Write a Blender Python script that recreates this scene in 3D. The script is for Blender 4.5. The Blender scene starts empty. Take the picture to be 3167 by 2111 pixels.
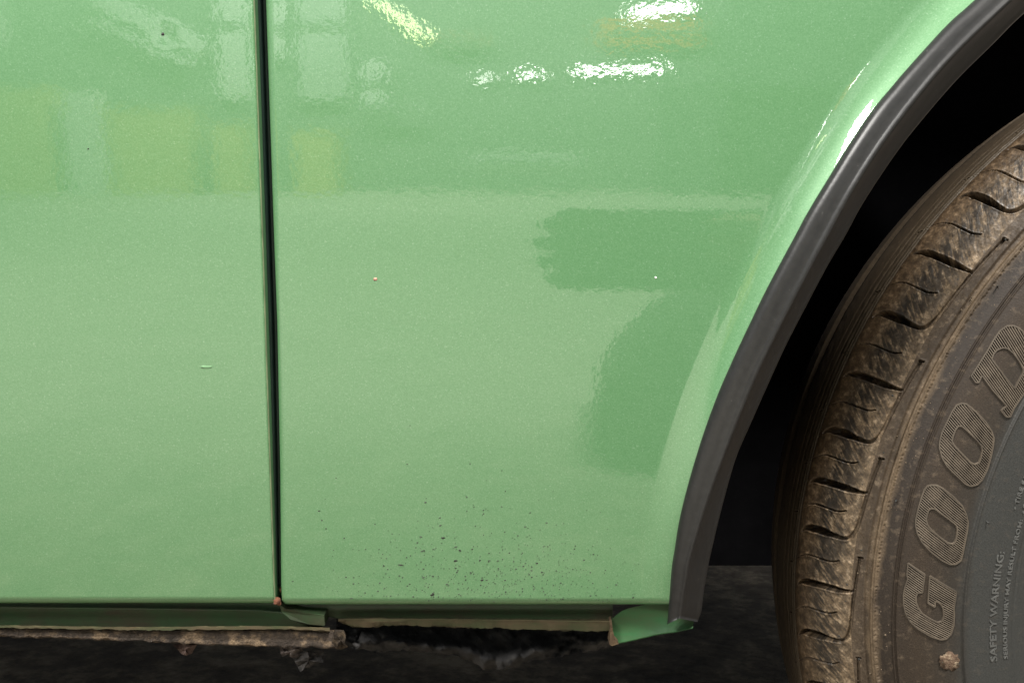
import bpy, bmesh, math, random
import numpy as np
from mathutils import Vector

S = bpy.context.scene
COL = S.collection
rng = np.random.default_rng(7)
random.seed(7)

# ------------------------------------------------------------------ camera
H = 0.479                                    # lens height above the floor (m)
FPX, CPX, CPY, PITCH = 2635.0, 1583.5, 1055.5, math.radians(6.14)
cam_d = bpy.data.cameras.new('camera')
cam_d.sensor_width = 36.0
cam_d.lens = 36.0 * FPX / 3167.0
cam_d.clip_start = 0.005
cam_d.clip_end = 200.0
cam = bpy.data.objects.new('camera', cam_d)
cam.location = (0, 0, H)
cam.rotation_euler = (math.radians(90) - PITCH, 0, 0)
COL.objects.link(cam)
S.camera = cam

# ------------------------------------------------------------------ world, view
w = bpy.data.worlds.new('World')
S.world = w
w.use_nodes = True
w.node_tree.nodes['Background'].inputs[0].default_value = (0.92, 0.97, 1.0, 1)
w.node_tree.nodes['Background'].inputs[1].default_value = 0.23
S.view_settings.view_transform = 'Standard'
S.view_settings.look = 'None'
S.view_settings.exposure = 0.0
S.view_settings.gamma = 1.0
S.cycles.use_denoising = True
S.cycles.max_bounces = 6
S.cycles.sample_clamp_indirect = 4.0


# ------------------------------------------------------------------ authoring helpers
def rayv(px, py):
    a = (px - CPX) / FPX
    b = -(py - CPY) / FPX
    c, s = math.cos(PITCH), math.sin(PITCH)
    vy = c + b * s
    vz = -s + b * c
    return a / vy, vz / vy


def pix(px, py, Y):
    """world point at depth Y (m) seen at a traced point of the photograph"""
    x, z = rayv(px, py)
    return Vector((x * Y, Y, z * Y + H))


def tag(o, label=None, cat=None, group=None, kind=None):
    if label: o['label'] = label
    if cat: o['category'] = cat
    if group: o['group'] = group
    if kind: o['kind'] = kind
    return o


def link(o, parent=None):
    COL.objects.link(o)
    if parent is not None:
        o.parent = parent
    return o


def mesh(name, V, Fc, mat, parent=None, smooth=True, uv=None):
    me = bpy.data.meshes.new(name)
    V = np.asarray(V, dtype=np.float32).reshape(-1, 3)
    if isinstance(Fc, np.ndarray):
        n, k = Fc.shape
        me.vertices.add(len(V)); me.vertices.foreach_set('co', V.ravel())
        me.loops.add(n * k); me.loops.foreach_set('vertex_index', Fc.astype(np.int32).ravel())
        me.polygons.add(n)
        me.polygons.foreach_set('loop_start', np.arange(0, n * k, k, dtype=np.int32))
        me.update(calc_edges=True)
    else:
        me.from_pydata([tuple(v) for v in V], [], Fc)
        me.update()
    if uv is not None:
        l = me.uv_layers.new(name='UVMap')
        vi = np.empty(len(me.loops), dtype=np.int32); me.loops.foreach_get('vertex_index', vi)
        l.data.foreach_set('uv', np.asarray(uv, dtype=np.float32)[vi].ravel())
    me.polygons.foreach_set('use_smooth', [smooth] * len(me.polygons))
    me.validate()
    me.materials.append(mat)
    return link(bpy.data.objects.new(name, me), parent)


def grid_faces(nu, nv):
    i = np.arange(nu - 1)[:, None]; j = np.arange(nv - 1)[None, :]
    a = i * nv + j
    return np.stack([a, a + 1, a + nv + 1, a + nv], -1).reshape(-1, 4)


def grid(name, G, mat, parent=None, smooth=True, flip=False, uv=None):
    G = np.asarray(G, dtype=np.float64)
    f = grid_faces(G.shape[0], G.shape[1])
    if flip: f = f[:, ::-1]
    return mesh(name, G.reshape(-1, 3), f, mat, parent, smooth, uv)


def bm_obj(name, bm, mat, parent=None, smooth=False):
    me = bpy.data.meshes.new(name)
    bm.normal_update(); bm.to_mesh(me); bm.free()
    me.polygons.foreach_set('use_smooth', [smooth] * len(me.polygons))
    me.materials.append(mat)
    return link(bpy.data.objects.new(name, me), parent)


def bm_box(bm, lo, hi):
    v = [bm.verts.new((x, y, z)) for x in (lo[0], hi[0]) for y in (lo[1], hi[1]) for z in (lo[2], hi[2])]
    for q in ((0, 1, 3, 2), (4, 6, 7, 5), (0, 4, 5, 1), (2, 3, 7, 6), (0, 2, 6, 4), (1, 5, 7, 3)):
        bm.faces.new([v[k] for k in q])


def box(name, lo, hi, mat, parent=None, bev=0.0):
    bm = bmesh.new(); bm_box(bm, lo, hi)
    if bev:
        bmesh.ops.bevel(bm, geom=bm.edges[:], offset=bev, segments=2, affect='EDGES', profile=0.5)
    bmesh.ops.recalc_face_normals(bm, faces=bm.faces[:])
    return bm_obj(name, bm, mat, parent)


def noise1(x, seed, oct=3):
    """smooth pseudo noise of one variable, about -1..1"""
    r = np.random.default_rng(seed); x = np.asarray(x, float); o = np.zeros_like(x); a = 1.0; f = 1.0
    for _ in range(oct):
        t = r.uniform(-1, 1, 512); y = x * f; i = np.floor(y).astype(int); u = y - i; u = u * u * (3 - 2 * u)
        o += a * (t[i % 512] * (1 - u) + t[(i + 1) % 512] * u); a *= .5; f *= 2.1
    return o


def noise2(x, y, seed, oct=3):
    r = np.random.default_rng(seed); o = np.zeros(np.broadcast(x, y).shape); a = 1.0; f = 1.0
    for _ in range(oct):
        t = r.uniform(-1, 1, (64, 64)); X = x * f; Y = y * f
        i = np.floor(X).astype(int); j = np.floor(Y).astype(int); u = X - i; v = Y - j
        u = u * u * (3 - 2 * u); v = v * v * (3 - 2 * v); i %= 64; j %= 64; i1 = (i + 1) % 64; j1 = (j + 1) % 64
        o = o + a * ((t[i, j] * (1 - u) + t[i1, j] * u) * (1 - v) + (t[i, j1] * (1 - u) + t[i1, j1] * u) * v)
        a *= .5; f *= 2.1
    return o


# ------------------------------------------------------------------ materials
def lin(r, g, b):
    f = lambda c: (c / 255 / 12.92) if c / 255 <= .04045 else ((c / 255 + .055) / 1.055) ** 2.4
    return (f(r), f(g), f(b), 1)


class MatB:
    def __init__(s, name):
        s.m = bpy.data.materials.new(name); s.m.use_nodes = True
        s.nt = s.m.node_tree; s.N = s.nt.nodes; s.L = s.nt.links
        s.b = s.N['Principled BSDF']

    def n(s, t, **k):
        nd = s.N.new(t)
        for a, v in k.items():
            if a in nd.inputs: nd.inputs[a].default_value = v
            else: setattr(nd, a, v)
        return nd

    def link(s, a, b): s.L.new(a, b)

    def set(s, **k):
        for a, v in k.items(): s.b.inputs[a.replace('_', ' ')].default_value = v

    def coord(s, kind='Object', scale=(1, 1, 1), rot=(0, 0, 0)):
        tc = s.n('ShaderNodeTexCoord'); mp = s.n('ShaderNodeMapping')
        mp.inputs['Scale'].default_value = scale; mp.inputs['Rotation'].default_value = rot
        s.link(tc.outputs[kind], mp.inputs[0]); return mp.outputs[0]

    def noise(s, vec, scale, detail=3, rough=.55):
        nd = s.n('ShaderNodeTexNoise'); nd.inputs['Scale'].default_value = scale
        nd.inputs['Detail'].default_value = detail; nd.inputs['Roughness'].default_value = rough
        s.link(vec, nd.inputs['Vector']); return nd.outputs['Fac']

    def ramp(s, fac, stops):
        r = s.n('ShaderNodeValToRGB'); e = r.color_ramp.elements
        while len(e) < len(stops): e.new(.5)
        for k, (p, c) in enumerate(stops):
            e[k].position = p; e[k].color = c if len(c) == 4 else (*c, 1)
        s.link(fac, r.inputs[0]); return r.outputs[0]

    def mix(s, fac, a, b, blend='MIX'):
        m = s.n('ShaderNodeMix', data_type='RGBA', blend_type=blend)
        for v, i in ((fac, 0), (a, 6), (b, 7)):
            if hasattr(v, 'is_linked'): s.link(v, m.inputs[i])
            else: m.inputs[i].default_value = v
        return m.outputs[2]

    def math(s, op, a, b=0.0):
        m = s.n('ShaderNodeMath', operation=op)
        for v, i in ((a, 0), (b, 1)):
            if hasattr(v, 'is_linked'): s.link(v, m.inputs[i])
            else: m.inputs[i].default_value = v
        return m.outputs[0]

    def bump(s, h, strength, dist, normal=None):
        b = s.n('ShaderNodeBump'); b.inputs['Strength'].default_value = strength
        b.inputs['Distance'].default_value = dist
        s.link(h, b.inputs['Height'])
        if normal is not None: s.link(normal, b.inputs['Normal'])
        return b.outputs[0]


def simple(name, col, rough=.6, metal=0.0, var=.25, scale=30, bump=0.0, spec=.5):
    M = MatB(name); v = M.coord()
    n = M.noise(v, scale, 5)
    c2 = tuple(x * (1 - var) for x in col[:3]) + (1,); c1 = tuple(min(1, x * (1 + var)) for x in col[:3]) + (1,)
    M.link(M.ramp(n, [(.3, c2), (.7, c1)]), M.b.inputs['Base Color'])
    M.set(Roughness=rough, Metallic=metal)
    M.b.inputs['Specular IOR Level'].default_value = spec
    if bump: M.link(M.bump(n, 1.0, bump), M.b.inputs['Normal'])
    return M.m


def make_paint():
    M = MatB('green_metallic_paint'); v = M.coord()
    vo = M.n('ShaderNodeTexVoronoi'); vo.inputs['Scale'].default_value = 2300; M.link(v, vo.inputs['Vector'])
    sep = M.n('ShaderNodeSeparateColor'); M.link(vo.outputs['Color'], sep.inputs[0])
    grain = M.noise(v, 1500, 2, .6)
    fl = M.math('ADD', M.math('MULTIPLY', sep.outputs[0], .45), M.math('MULTIPLY', grain, .9))
    col = M.ramp(fl, [(.20, (.098, .252, .106)), (.60, (.121, .292, .127)), (.97, (.150, .326, .155)), (1.0, (.21, .38, .22))])
    M.link(col, M.b.inputs['Base Color'])
    M.set(Roughness=.42, Metallic=.12)
    b = M.b
    b.inputs['Coat Weight'].default_value = 1.0
    b.inputs['Coat Roughness'].default_value = .02
    b.inputs['Coat IOR'].default_value = 1.85
    peel = M.noise(v, 420, 2, .5); wave = M.noise(v, 60, 2, .5)
    h = M.math('ADD', M.math('MULTIPLY', peel, .4), M.math('MULTIPLY', wave, .55))
    M.link(M.bump(h, .5, .00010), b.inputs['Coat Normal'])
    M.link(M.bump(fl, .1, .0002), b.inputs['Normal'])
    return M.m


def make_paint_low(name, dirt=.5, base=(.075, .21, .09, 1), dcol=(.17, .135, .095, 1)):
    """sill paint, scuffed and dusty"""
    M = MatB(name); v = M.coord(); vs = M.coord(scale=(1, 1, 8))
    n = M.noise(v, 55, 6, .65); n2 = M.noise(vs, 40, 5, .7)
    f = M.ramp(M.math('ADD', M.math('MULTIPLY', n, .6), M.math('MULTIPLY', n2, .4)),
               [(.5 - .28 * dirt, (0, 0, 0)), (.75 - .25 * dirt, (1, 1, 1))])
    M.link(M.mix(f, base, dcol), M.b.inputs['Base Color'])
    M.set(Roughness=.5)
    M.link(M.bump(n, .5, .0008), M.b.inputs['Normal'])
    return M.m


def make_mud(name, a, b, c, sc=60, bump=.0015):
    M = MatB(name); v = M.coord()
    n = M.noise(v, sc, 8, .68)
    M.link(M.ramp(n, [(.32, a), (.5, b), (.66, c)]), M.b.inputs['Base Color'])
    M.set(Roughness=.85)
    n2 = M.noise(v, sc * 3, 6, .7)
    M.link(M.bump(n2, 1.0, bump), M.b.inputs['Normal'])
    return M.m


def make_trim():
    M = MatB('black_trim_rubber'); v = M.coord()
    n = M.noise(v, 350, 3, .6); n2 = M.noise(v, 18, 3, .5)
    M.link(M.ramp(n, [(.3, (.017, .0172, .0174)), (.70, (.025, .025, .0252)), (.82, (.12, .12, .115))]), M.b.inputs['Base Color'])
    M.link(M.ramp(n2, [(.3, (.30, .30, .30)), (.7, (.40, .40, .40))]), M.b.inputs['Roughness'])
    M.link(M.bump(n, .25, .0002), M.b.inputs['Normal'])
    return M.m


def uvnode(M, scale, rot=0.0):
    """noise coordinates along the tread: u = run round the wheel (m), v = across (m)"""
    u = M.n('ShaderNodeUVMap', uv_map='UVMap'); mp = M.n('ShaderNodeMapping')
    r = M.n('ShaderNodeMapping'); r.inputs['Rotation'].default_value = (0, 0, rot)
    mp.inputs['Scale'].default_value = (scale[0], scale[1], 1)
    M.link(u.outputs[0], r.inputs[0]); M.link(r.outputs[0], mp.inputs[0]); return mp.outputs[0], u.outputs[0]


def make_letter():
    M = MatB('letter_rubber'); v = M.coord(); n = M.noise(v, 160, 4, .6)
    M.link(M.ramp(n, [(.3, (.10, .080, .060)), (.7, (.20, .163, .122))]), M.b.inputs['Base Color']); M.set(Roughness=.6)
    return M.m


def make_rubber():
    """carcass: dusty brown outer sidewall, cleaner grey rubber towards the rim"""
    M = MatB('sidewall_rubber')
    va, uv = uvnode(M, (40, 120)); vb, _ = uvnode(M, (220, 220)); vc, _ = uvnode(M, (1100, 1100))
    sep = M.n('ShaderNodeSeparateXYZ'); M.link(uv, sep.inputs[0])
    s = sep.outputs[1]
    n1 = M.noise(va, 1, 5, .6); n2 = M.noise(vb, 1, 5, .65); n3 = M.noise(vc, 1, 2, .6)
    s2 = M.math('ADD', s, M.math('MULTIPLY', M.math('SUBTRACT', n1, .5), .010))
    # zones of settled road dust by distance across the tyre (m / 0.2); far tread carries painted arch shade
    z = M.math('MULTIPLY', s2, 5.0)
    base = M.ramp(z, [(.0, (.036, .037, .035)), (.300, (.038, .039, .037)), (.345, (.031, .026, .021)), (.42, (.036, .026, .018)),
                      (.505, (.028, .021, .016)), (.53, (.15, .108, .068)), (.545, (.052, .038, .026)), (.60, (.10, .072, .047)), (.715, (.085, .062, .038)), (.737, (.058, .043, .027)), (.80, (.050, .036, .022)), (.90, (.036, .026, .016))])
    speck = M.ramp(n2, [(.54, (0, 0, 0)), (.72, (1, 1, 1))])
    dusty = M.mix(M.math('MULTIPLY', M.math('MULTIPLY', speck, .6), M.ramp(z, [(.30, (.12, .12, .12)), (.5, (.5, .5, .5)), (.53, (1, 1, 1)), (.72, (.8, .8, .8)), (.76, (.1, .1, .1))])), base, (.27, .205, .14, 1))
    fine = M.ramp(n3, [(.3, (.75, .75, .75)), (.7, (1.22, 1.22, 1.22))])
    M.link(M.mix(1.0, dusty, fine, 'MULTIPLY'), M.b.inputs['Base Color'])
    M.set(Roughness=.55)
    M.b.inputs['Specular IOR Level'].default_value = .35
    hh = M.math('ADD', M.math('MULTIPLY', n2, .6), M.math('MULTIPLY', n3, .3))
    M.link(M.bump(hh, .6, .0005), M.b.inputs['Normal'])
    return M.m


def make_tread():
    """shoulder blocks: tan dust with slanted dark scuffs"""
    M = MatB('tread_rubber')
    va, uv = uvnode(M, (620, 95), -.80); vb, _ = uvnode(M, (60, 60)); vc, _ = uvnode(M, (900, 900)); vd, _ = uvnode(M, (260, 260))
    sep = M.n('ShaderNodeSeparateXYZ'); M.link(uv, sep.inputs[0]); s = sep.outputs[1]
    st = M.noise(va, 1, 4, .6); big = M.noise(vb, 1, 4, .6); fine = M.noise(vc, 1, 2, .6); mid = M.noise(vd, 1, 5, .7)
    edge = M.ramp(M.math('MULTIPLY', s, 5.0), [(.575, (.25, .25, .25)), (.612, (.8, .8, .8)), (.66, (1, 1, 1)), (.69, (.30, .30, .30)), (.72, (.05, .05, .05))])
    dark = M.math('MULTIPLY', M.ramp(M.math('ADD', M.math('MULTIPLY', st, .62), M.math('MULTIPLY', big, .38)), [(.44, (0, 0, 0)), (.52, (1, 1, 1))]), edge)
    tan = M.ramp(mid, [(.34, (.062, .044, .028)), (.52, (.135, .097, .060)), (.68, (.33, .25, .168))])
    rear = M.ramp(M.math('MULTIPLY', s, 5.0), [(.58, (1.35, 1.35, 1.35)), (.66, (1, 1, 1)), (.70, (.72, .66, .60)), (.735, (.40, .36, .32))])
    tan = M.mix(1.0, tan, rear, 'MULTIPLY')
    c = M.mix(M.math('MULTIPLY', dark, .88), tan, (.012, .0115, .011, 1))
    c = M.mix(1.0, c, M.ramp(fine, [(.3, (.72, .72, .72)), (.7, (1.28, 1.28, 1.28))]), 'MULTIPLY')
    M.link(c, M.b.inputs['Base Color'])
    M.set(Roughness=.42)
    M.link(M.bump(M.math('ADD', M.math('MULTIPLY', mid, .5), M.math('MULTIPLY', st, .5)), .55, .0005), M.b.inputs['Normal'])
    return M.m


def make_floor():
    """dark ground under and just before the car, its shade put into the colour; paler worn concrete farther off"""
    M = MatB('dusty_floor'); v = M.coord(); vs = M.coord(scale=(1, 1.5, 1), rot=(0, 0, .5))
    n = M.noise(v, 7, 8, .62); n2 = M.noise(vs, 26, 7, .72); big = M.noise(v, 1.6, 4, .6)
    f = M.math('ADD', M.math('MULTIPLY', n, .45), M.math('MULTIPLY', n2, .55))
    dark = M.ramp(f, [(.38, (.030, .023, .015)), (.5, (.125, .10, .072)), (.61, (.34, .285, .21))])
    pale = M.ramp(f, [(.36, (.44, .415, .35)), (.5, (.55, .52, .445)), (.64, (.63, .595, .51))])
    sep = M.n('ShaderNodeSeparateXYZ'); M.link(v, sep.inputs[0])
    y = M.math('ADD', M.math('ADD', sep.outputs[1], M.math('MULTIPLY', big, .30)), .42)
    M.link(M.mix(M.ramp(y, [(.0, (0, 0, 0)), (.75, (1, 1, 1))]), pale, dark), M.b.inputs['Base Color'])  # darkens towards the car as painted shade
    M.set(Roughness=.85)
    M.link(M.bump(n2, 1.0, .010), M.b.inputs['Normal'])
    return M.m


PAINT = make_paint()
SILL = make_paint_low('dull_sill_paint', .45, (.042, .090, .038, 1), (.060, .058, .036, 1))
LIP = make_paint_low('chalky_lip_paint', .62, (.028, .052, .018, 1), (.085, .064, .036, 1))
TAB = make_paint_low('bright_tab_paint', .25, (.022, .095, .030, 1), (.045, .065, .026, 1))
MUD = make_mud('caked_mud', (.026, .019, .014, 1), (.060, .043, .030, 1), (.27, .19, .115, 1), 110, .003)
TAR = make_mud('black_underseal', (.012, .012, .013, 1), (.024, .023, .023, 1), (.048, .046, .045, 1), 45, .003)
FLAKE = make_mud('grey_flake', (.05, .045, .042, 1), (.16, .13, .115, 1), (.36, .30, .27, 1), 120)
RUST = make_mud('rust', (.06, .020, .010, 1), (.17, .062, .032, 1), (.32, .15, .085, 1), 300, .0006)
TRIM = make_trim()
RUB = make_rubber()
LETM = make_letter()
OUTM = simple('dusty_outline_rubber', (.080, .064, .047, 1), .6, 0, .35, 90)
TEXTM = simple('grey_lettering_rubber', (.085, .086, .082, 1), .6, 0, .2, 200)
GAPSHADE = simple('gap_shade_black', (.005, .0048, .0046, 1), .8, 0, .2, 80, 0, .2)  # near-black for the shade between hatch ridges
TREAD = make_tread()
SEAL = simple('dark_green_seal', (.012, .028, .024, 1), .4, 0, .2, 60)
BLACK = simple('black_liner', (.003, .003, .0035, 1), 1.0, 0, .3, 25, .002, .02)
SPECK = simple('tar_black', (.012, .011, .010, 1), .5, 0, .3, 200)
STEEL = simple('wheel_steel', (.28, .28, .28, 1), .45, .6, .15, 40)
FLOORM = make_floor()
WALLM = simple('grey_plaster', (.20, .21, .21, 1), .9, 0, .08, 3)

# ------------------------------------------------------------------ lamps
def emit(name, col, st):
    M = MatB(name); M.set(Roughness=.5)
    M.b.inputs['Emission Color'].default_value = col
    M.b.inputs['Emission Strength'].default_value = st
    return M.m


WHITE = simple('white_enamel', (.75, .75, .73, 1), .4, 0, .05, 5)


def ceiling_lamp(loc, size, energy, col, label, aim):
    """hanging batten lamp: white tray with a glowing panel (an area light) on the side it shines from"""
    root = link(bpy.data.objects.new('ceiling_lamp', None)); root.location = loc
    d = Vector(aim) - Vector(loc)
    root.rotation_euler = d.to_track_quat('-Z', 'Y').to_euler()
    tag(root, label, 'lamp', 'ceiling lamps over the car')
    box('lamp_tray', (-size[0] / 2 - .03, -size[1] / 2 - .03, .012), (size[0] / 2 + .03, size[1] / 2 + .03, .07), WHITE, root, .006)
    ld = bpy.data.lights.new('lamp_light', 'AREA'); ld.shape = 'RECTANGLE'; ld.size, ld.size_y = size
    ld.energy = energy; ld.color = col
    link(bpy.data.objects.new('lamp_light', ld), root)


ceiling_lamp((.62, -.52, 2.45), (.62, .14), 110, (1.0, .96, .90), 'white batten lamp hung over the wheel side of the car', (.30, .38, .40))
ceiling_lamp((-2.02, -1.5, 2.5), (.9, .5), 125, (1.0, .97, .92), 'short white batten lamp hung over the door side of the car', (-.05, .36, .40))
ceiling_lamp((-.8, -4.2, 3.0), (2.4, .2), 230, (1.0, .98, .95), 'longest white batten lamp, added to brighten the far wall', (-.8, -6.0, .6))  # added lamp, brightens the wall mirrored in the paint

# ------------------------------------------------------------------ the setting
def slab(name, lo, hi, mat):
    o = box(name, lo, hi, mat); o['kind'] = 'structure'; return o


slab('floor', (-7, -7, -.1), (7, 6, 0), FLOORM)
slab('wall', (-7, -6.35, 0), (7, -6.1, 3.2), WALLM)


def tube_lamp(name, x0, z0, x1, z1, th, col, st, label, group=None):
    """work-light tube on a tray fixed to the far wall (seen only mirrored in the paint)"""
    root = tag(link(bpy.data.objects.new(name, None)), label, 'lamp', group)
    d = Vector((x1 - x0, 0, z1 - z0)); root.location = ((x0 + x1) / 2, -6.0, (z0 + z1) / 2)
    root.rotation_euler = (0, -math.atan2(d.z, d.x), 0); L = d.length / 2
    box('lamp_tray', (-L - .03, -.09, -th * .8), (L + .03, -.04, th * .8), WHITE, root, .008)
    box('lamp_tube', (-L, -.039, -th * .5), (L, .0, th * .5), emit('tube_glow', col, st), root, th * .2)


tube_lamp('wall_lamp', .30, 1.79, .60, 1.85, .085, (1, .99, .95, 1), 17, 'white tube lamp high on the far wall above the orange cupboard', 'tube lamps along the far wall')
tube_lamp('wall_lamp', .0, 1.225, .46, 1.25, .05, (1, .99, .95, 1), 15, 'longest of the low white tube lamps on the far wall', 'tube lamps along the far wall')
tube_lamp('wall_lamp', -.29, 1.185, -.19, 1.195, .05, (1, .99, .95, 1), 14, 'short white tube lamp beside the longest low one on the far wall', 'tube lamps along the far wall')
tube_lamp('wall_lamp', -.52, 1.155, -.45, 1.165, .045, (1, .99, .95, 1), 6, 'shortest and dimmest white tube lamp on the far wall', 'tube lamps along the far wall')
tube_lamp('sloping_lamp', -1.06, 1.96, -.78, 1.55, .06, (.85, 1, .35, 1), 7, 'sloping yellow green tube lamp on the far wall')


def crate(name, x0, z1, x1, mat, label, cat, depth=.45):
    """slatted storage box against the far wall"""
    root = tag(link(bpy.data.objects.new(name, None)), label, cat); root.location = ((x0 + x1) / 2, -5.8, 0)
    w_ = (x1 - x0) / 2
    box('box_body', (-w_, -.28, 0.0), (w_, .15, z1 - .03), mat, root, .01)
    box('box_lid', (-w_ - .015, -.295, z1 - .029), (w_ + .015, .165, z1), mat, root, .008)


YEL = simple('yellow_board', (.62, .50, .12, 1), .6, 0, .12, 8)
ORG = simple('orange_enamel', (.75, .26, .07, 1), .5, 0, .1, 8)
crate('storage_box', -3.95, 1.05, -3.38, YEL, 'tall yellow storage box at the far wall, beyond the white post', 'box')
crate('storage_box', -2.94, .85, -2.38, YEL, 'wide yellow storage box at the far wall, next to the white post', 'box')
crate('storage_box', -2.19, .70, -1.96, YEL, 'narrow yellow storage box between two wider ones at the far wall', 'box')
crate('storage_box', -1.60, .62, -1.30, YEL, 'lowest yellow storage box at the far wall', 'box')


def board(name, x0, x1, z0, z1, mat, label, cat, y=-5.95, lean=0.0, tilt=0.0, group=None):
    """sheet or sign standing on or fixed to the far wall, with a thin frame behind it"""
    root = tag(link(bpy.data.objects.new(name, None)), label, cat, group)
    root.location = ((x0 + x1) / 2, y, (z0 + z1) / 2); root.rotation_euler = (lean, tilt, 0)
    w_, h_ = (x1 - x0) / 2, (z1 - z0) / 2
    box('board_face', (-w_, -.02, -h_), (w_, 0, h_), mat, root, .004)
    box('board_batten', (-w_ * .9, .001, -.03), (w_ * .9, .04, .03), WALLM, root)


PALE = simple('pale_sheet', (.68, .70, .68, 1), .6, 0, .1, 3)
DGREY = simple('dark_cabinet', (.10, .11, .12, 1), .5, 0, .2, 4)
board('sign', .12, .64, 1.46, 1.71, ORG, 'broad orange sign under the highest tube lamp', 'sign')
board('sign', -.77, -.46, 1.49, 1.58, ORG, 'narrow orange sign below the sloping lamp', 'sign')
board('sheet', -3.95, -3.76, 1.45, 2.3, PALE, 'pale sheet beyond the sloping pipes', 'sheet')
board('sheet', -2.20, -1.96, .96, 2.4, PALE, 'tall pale sheet right of the sloping pipes', 'sheet')
board('sheet', -1.85, -1.70, 1.36, 1.95, PALE, 'tapering pale sheet between taller ones', 'sheet', tilt=.06)
board('sheet', -1.60, -1.24, .95, 2.4, simple('grey_sheet', (.46, .48, .47, 1), .6, 0, .15, 5), 'wide grey sheet on the far wall', 'sheet')
board('sheet', -1.13, -1.0, .86, 1.34, PALE, 'small upright pale sheet below the sloping lamp', 'sheet')
board('sheet', -1.13, -.80, .82, .90, PALE, 'low flat pale sheet at the foot of the small upright one', 'sheet', y=-5.9)
board('sheet', -.56, .02, .22, .40, PALE, 'long low pale sheet near the floor', 'sheet', y=-5.7)
crate('cabinet', .44, 1.05, 1.6, DGREY, 'dark grey cabinet at the far wall', 'cabinet')
crate('tall_cabinet', .72, 2.6, 2.9, DGREY, 'tall dark grey cabinet at the far wall', 'cabinet')
po = box('post', (-3.23, -5.75, 0), (-2.99, -5.6, 1.0), WHITE, None, .01); tag(po, 'short white post in front of the far wall', 'post')
pp = box('pipe', (-.085, -.05, -.47), (.085, .05, .47), PALE, None, .03); pp.location = (-2.66, -5.9, 1.68); pp.rotation_euler = (0, math.radians(-57), 0)
tag(pp, 'thick pale sloping pipe fixed to the far wall', 'pipe')
pp = box('pipe', (-.03, -.05, -.44), (.03, .05, .44), PALE, None, .015); pp.location = (-2.72, -5.9, 1.50); pp.rotation_euler = (0, math.radians(-60), 0)
tag(pp, 'thin pale sloping pipe under the thick one', 'pipe')

DARK = simple('dark_matte', (.018, .019, .021, 1), .7, 0, .3, 60, .001)
ph = tag(link(bpy.data.objects.new('phone', None)), 'dark phone on a thin boom over the photographer stand-in, facing the car', 'phone')
box('phone_body', (.012, -.018, .372), (.172, -.010, .456), DARK, ph, .003)
box('phone_boom', (.148, -.43, .378), (.160, -.018, .388), DARK, ph, .002)
box('phone_foot', (.142, -.436, .330), (.166, -.412, .3785), DARK, ph, .002)
bm = bmesh.new()
for i, (zz, ln) in enumerate(((.440, .014), (.422, .020), (.403, .018), (.385, .010))):
    c = bmesh.ops.create_uvsphere(bm, u_segments=14, v_segments=8, radius=1)
    bmesh.ops.scale(bm, verts=c['verts'], vec=(ln, .006, .0085)); bmesh.ops.translate(bm, verts=c['verts'], vec=(.014, -.014, zz))
bm_obj('finger_lobes', bm, DARK, ph, True)  # finger-like lobes for the unseen hand at the phone's left end
bm = bmesh.new()
for i, (zz, ln) in enumerate(((.444, .026), (.428, .030), (.412, .024))):
    c = bmesh.ops.create_uvsphere(bm, u_segments=14, v_segments=8, radius=1)
    bmesh.ops.scale(bm, verts=c['verts'], vec=(ln, .005, .0075)); bmesh.ops.translate(bm, verts=c['verts'], vec=(.140, -.006 + .018, zz))
bmesh.ops.translate(bm, verts=bm.verts[:], vec=(0, -.018, 0))
bm_obj('hand_lobes', bm, simple('hand_tan', (.42, .30, .20, 1), .6, 0, .1, 60), ph, True)  # tan lobes stand in for the unseen hand's skin
# unseen dark shape standing in for the photographer's body, one side sloping
standin = tag(link(bpy.data.objects.new('photographer_standin', None)), 'dark shape with one sloping side standing in for the photographer', 'standin'); standin.location = (.2, -.42, 0)
bm = bmesh.new()
prof_b = [(-.155, 0), (-.15, .10), (-.11, .20), (-.02, .30), (.03, .335), (.10, .34), (.13, .30), (.14, .10), (.13, 0)]
fr = [bm.verts.new((x, .13, z)) for x, z in prof_b]; bk = [bm.verts.new((x * .95, -.15, z * .97)) for x, z in prof_b]
bm.faces.new(fr); bm.faces.new(bk[::-1])
for i in range(len(fr)):
    j = (i + 1) % len(fr); bm.faces.new((fr[i], fr[j], bk[j], bk[i]))
bmesh.ops.recalc_face_normals(bm, faces=bm.faces[:]); bmesh.ops.bevel(bm, geom=bm.edges[:], offset=.015, segments=2, affect='EDGES')
bm_obj('standin_body', bm, DARK, standin, True)
box('standin_top', (-.03, -.02, .33), (.08, .01, .355), DARK, standin, .004)

# ------------------------------------------------------------------ car body
car = link(bpy.data.objects.new('car', None)); car.location = (0, .37, 0)
tag(car, 'light green car seen close at its door edge, wing, black arch trim and muddy tyre', 'car')
CAR_T = Vector((0, .37, 0))


class Local:
    pass


def loc(V):
    """car children are written in world metres; shift them into the car's frame"""
    return np.asarray(V, float) - np.array([0, .37, 0])


def tau_int(z):
    # lean of the side: y grows downward; dy/dz = -tan(tau), tau = t0 + k*(zt - z)
    t0, k, zt = math.radians(1.0), math.radians(8.5) / .27, .125
    q = zt - z
    return t0 * q + .5 * k * q * q


def body_y(px, py):
    """depth of the green side at a traced point"""
    px = np.asarray(px, float); py = np.asarray(py, float)
    a = (px - CPX) / FPX; b = -(py - CPY) / FPX
    c, s = math.cos(PITCH), math.sin(PITCH)
    rz = (-s + b * c) / (c + b * s); rx = a / (c + b * s)
    Y = np.full(np.broadcast(px, py).shape, .365)
    for _ in range(6):
        z = rz * Y; x = rx * Y
        xx = np.maximum(x + .06, 0)
        Y = .354 + tau_int(z) - .22 * xx * xx
    return Y, rx, rz


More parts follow.
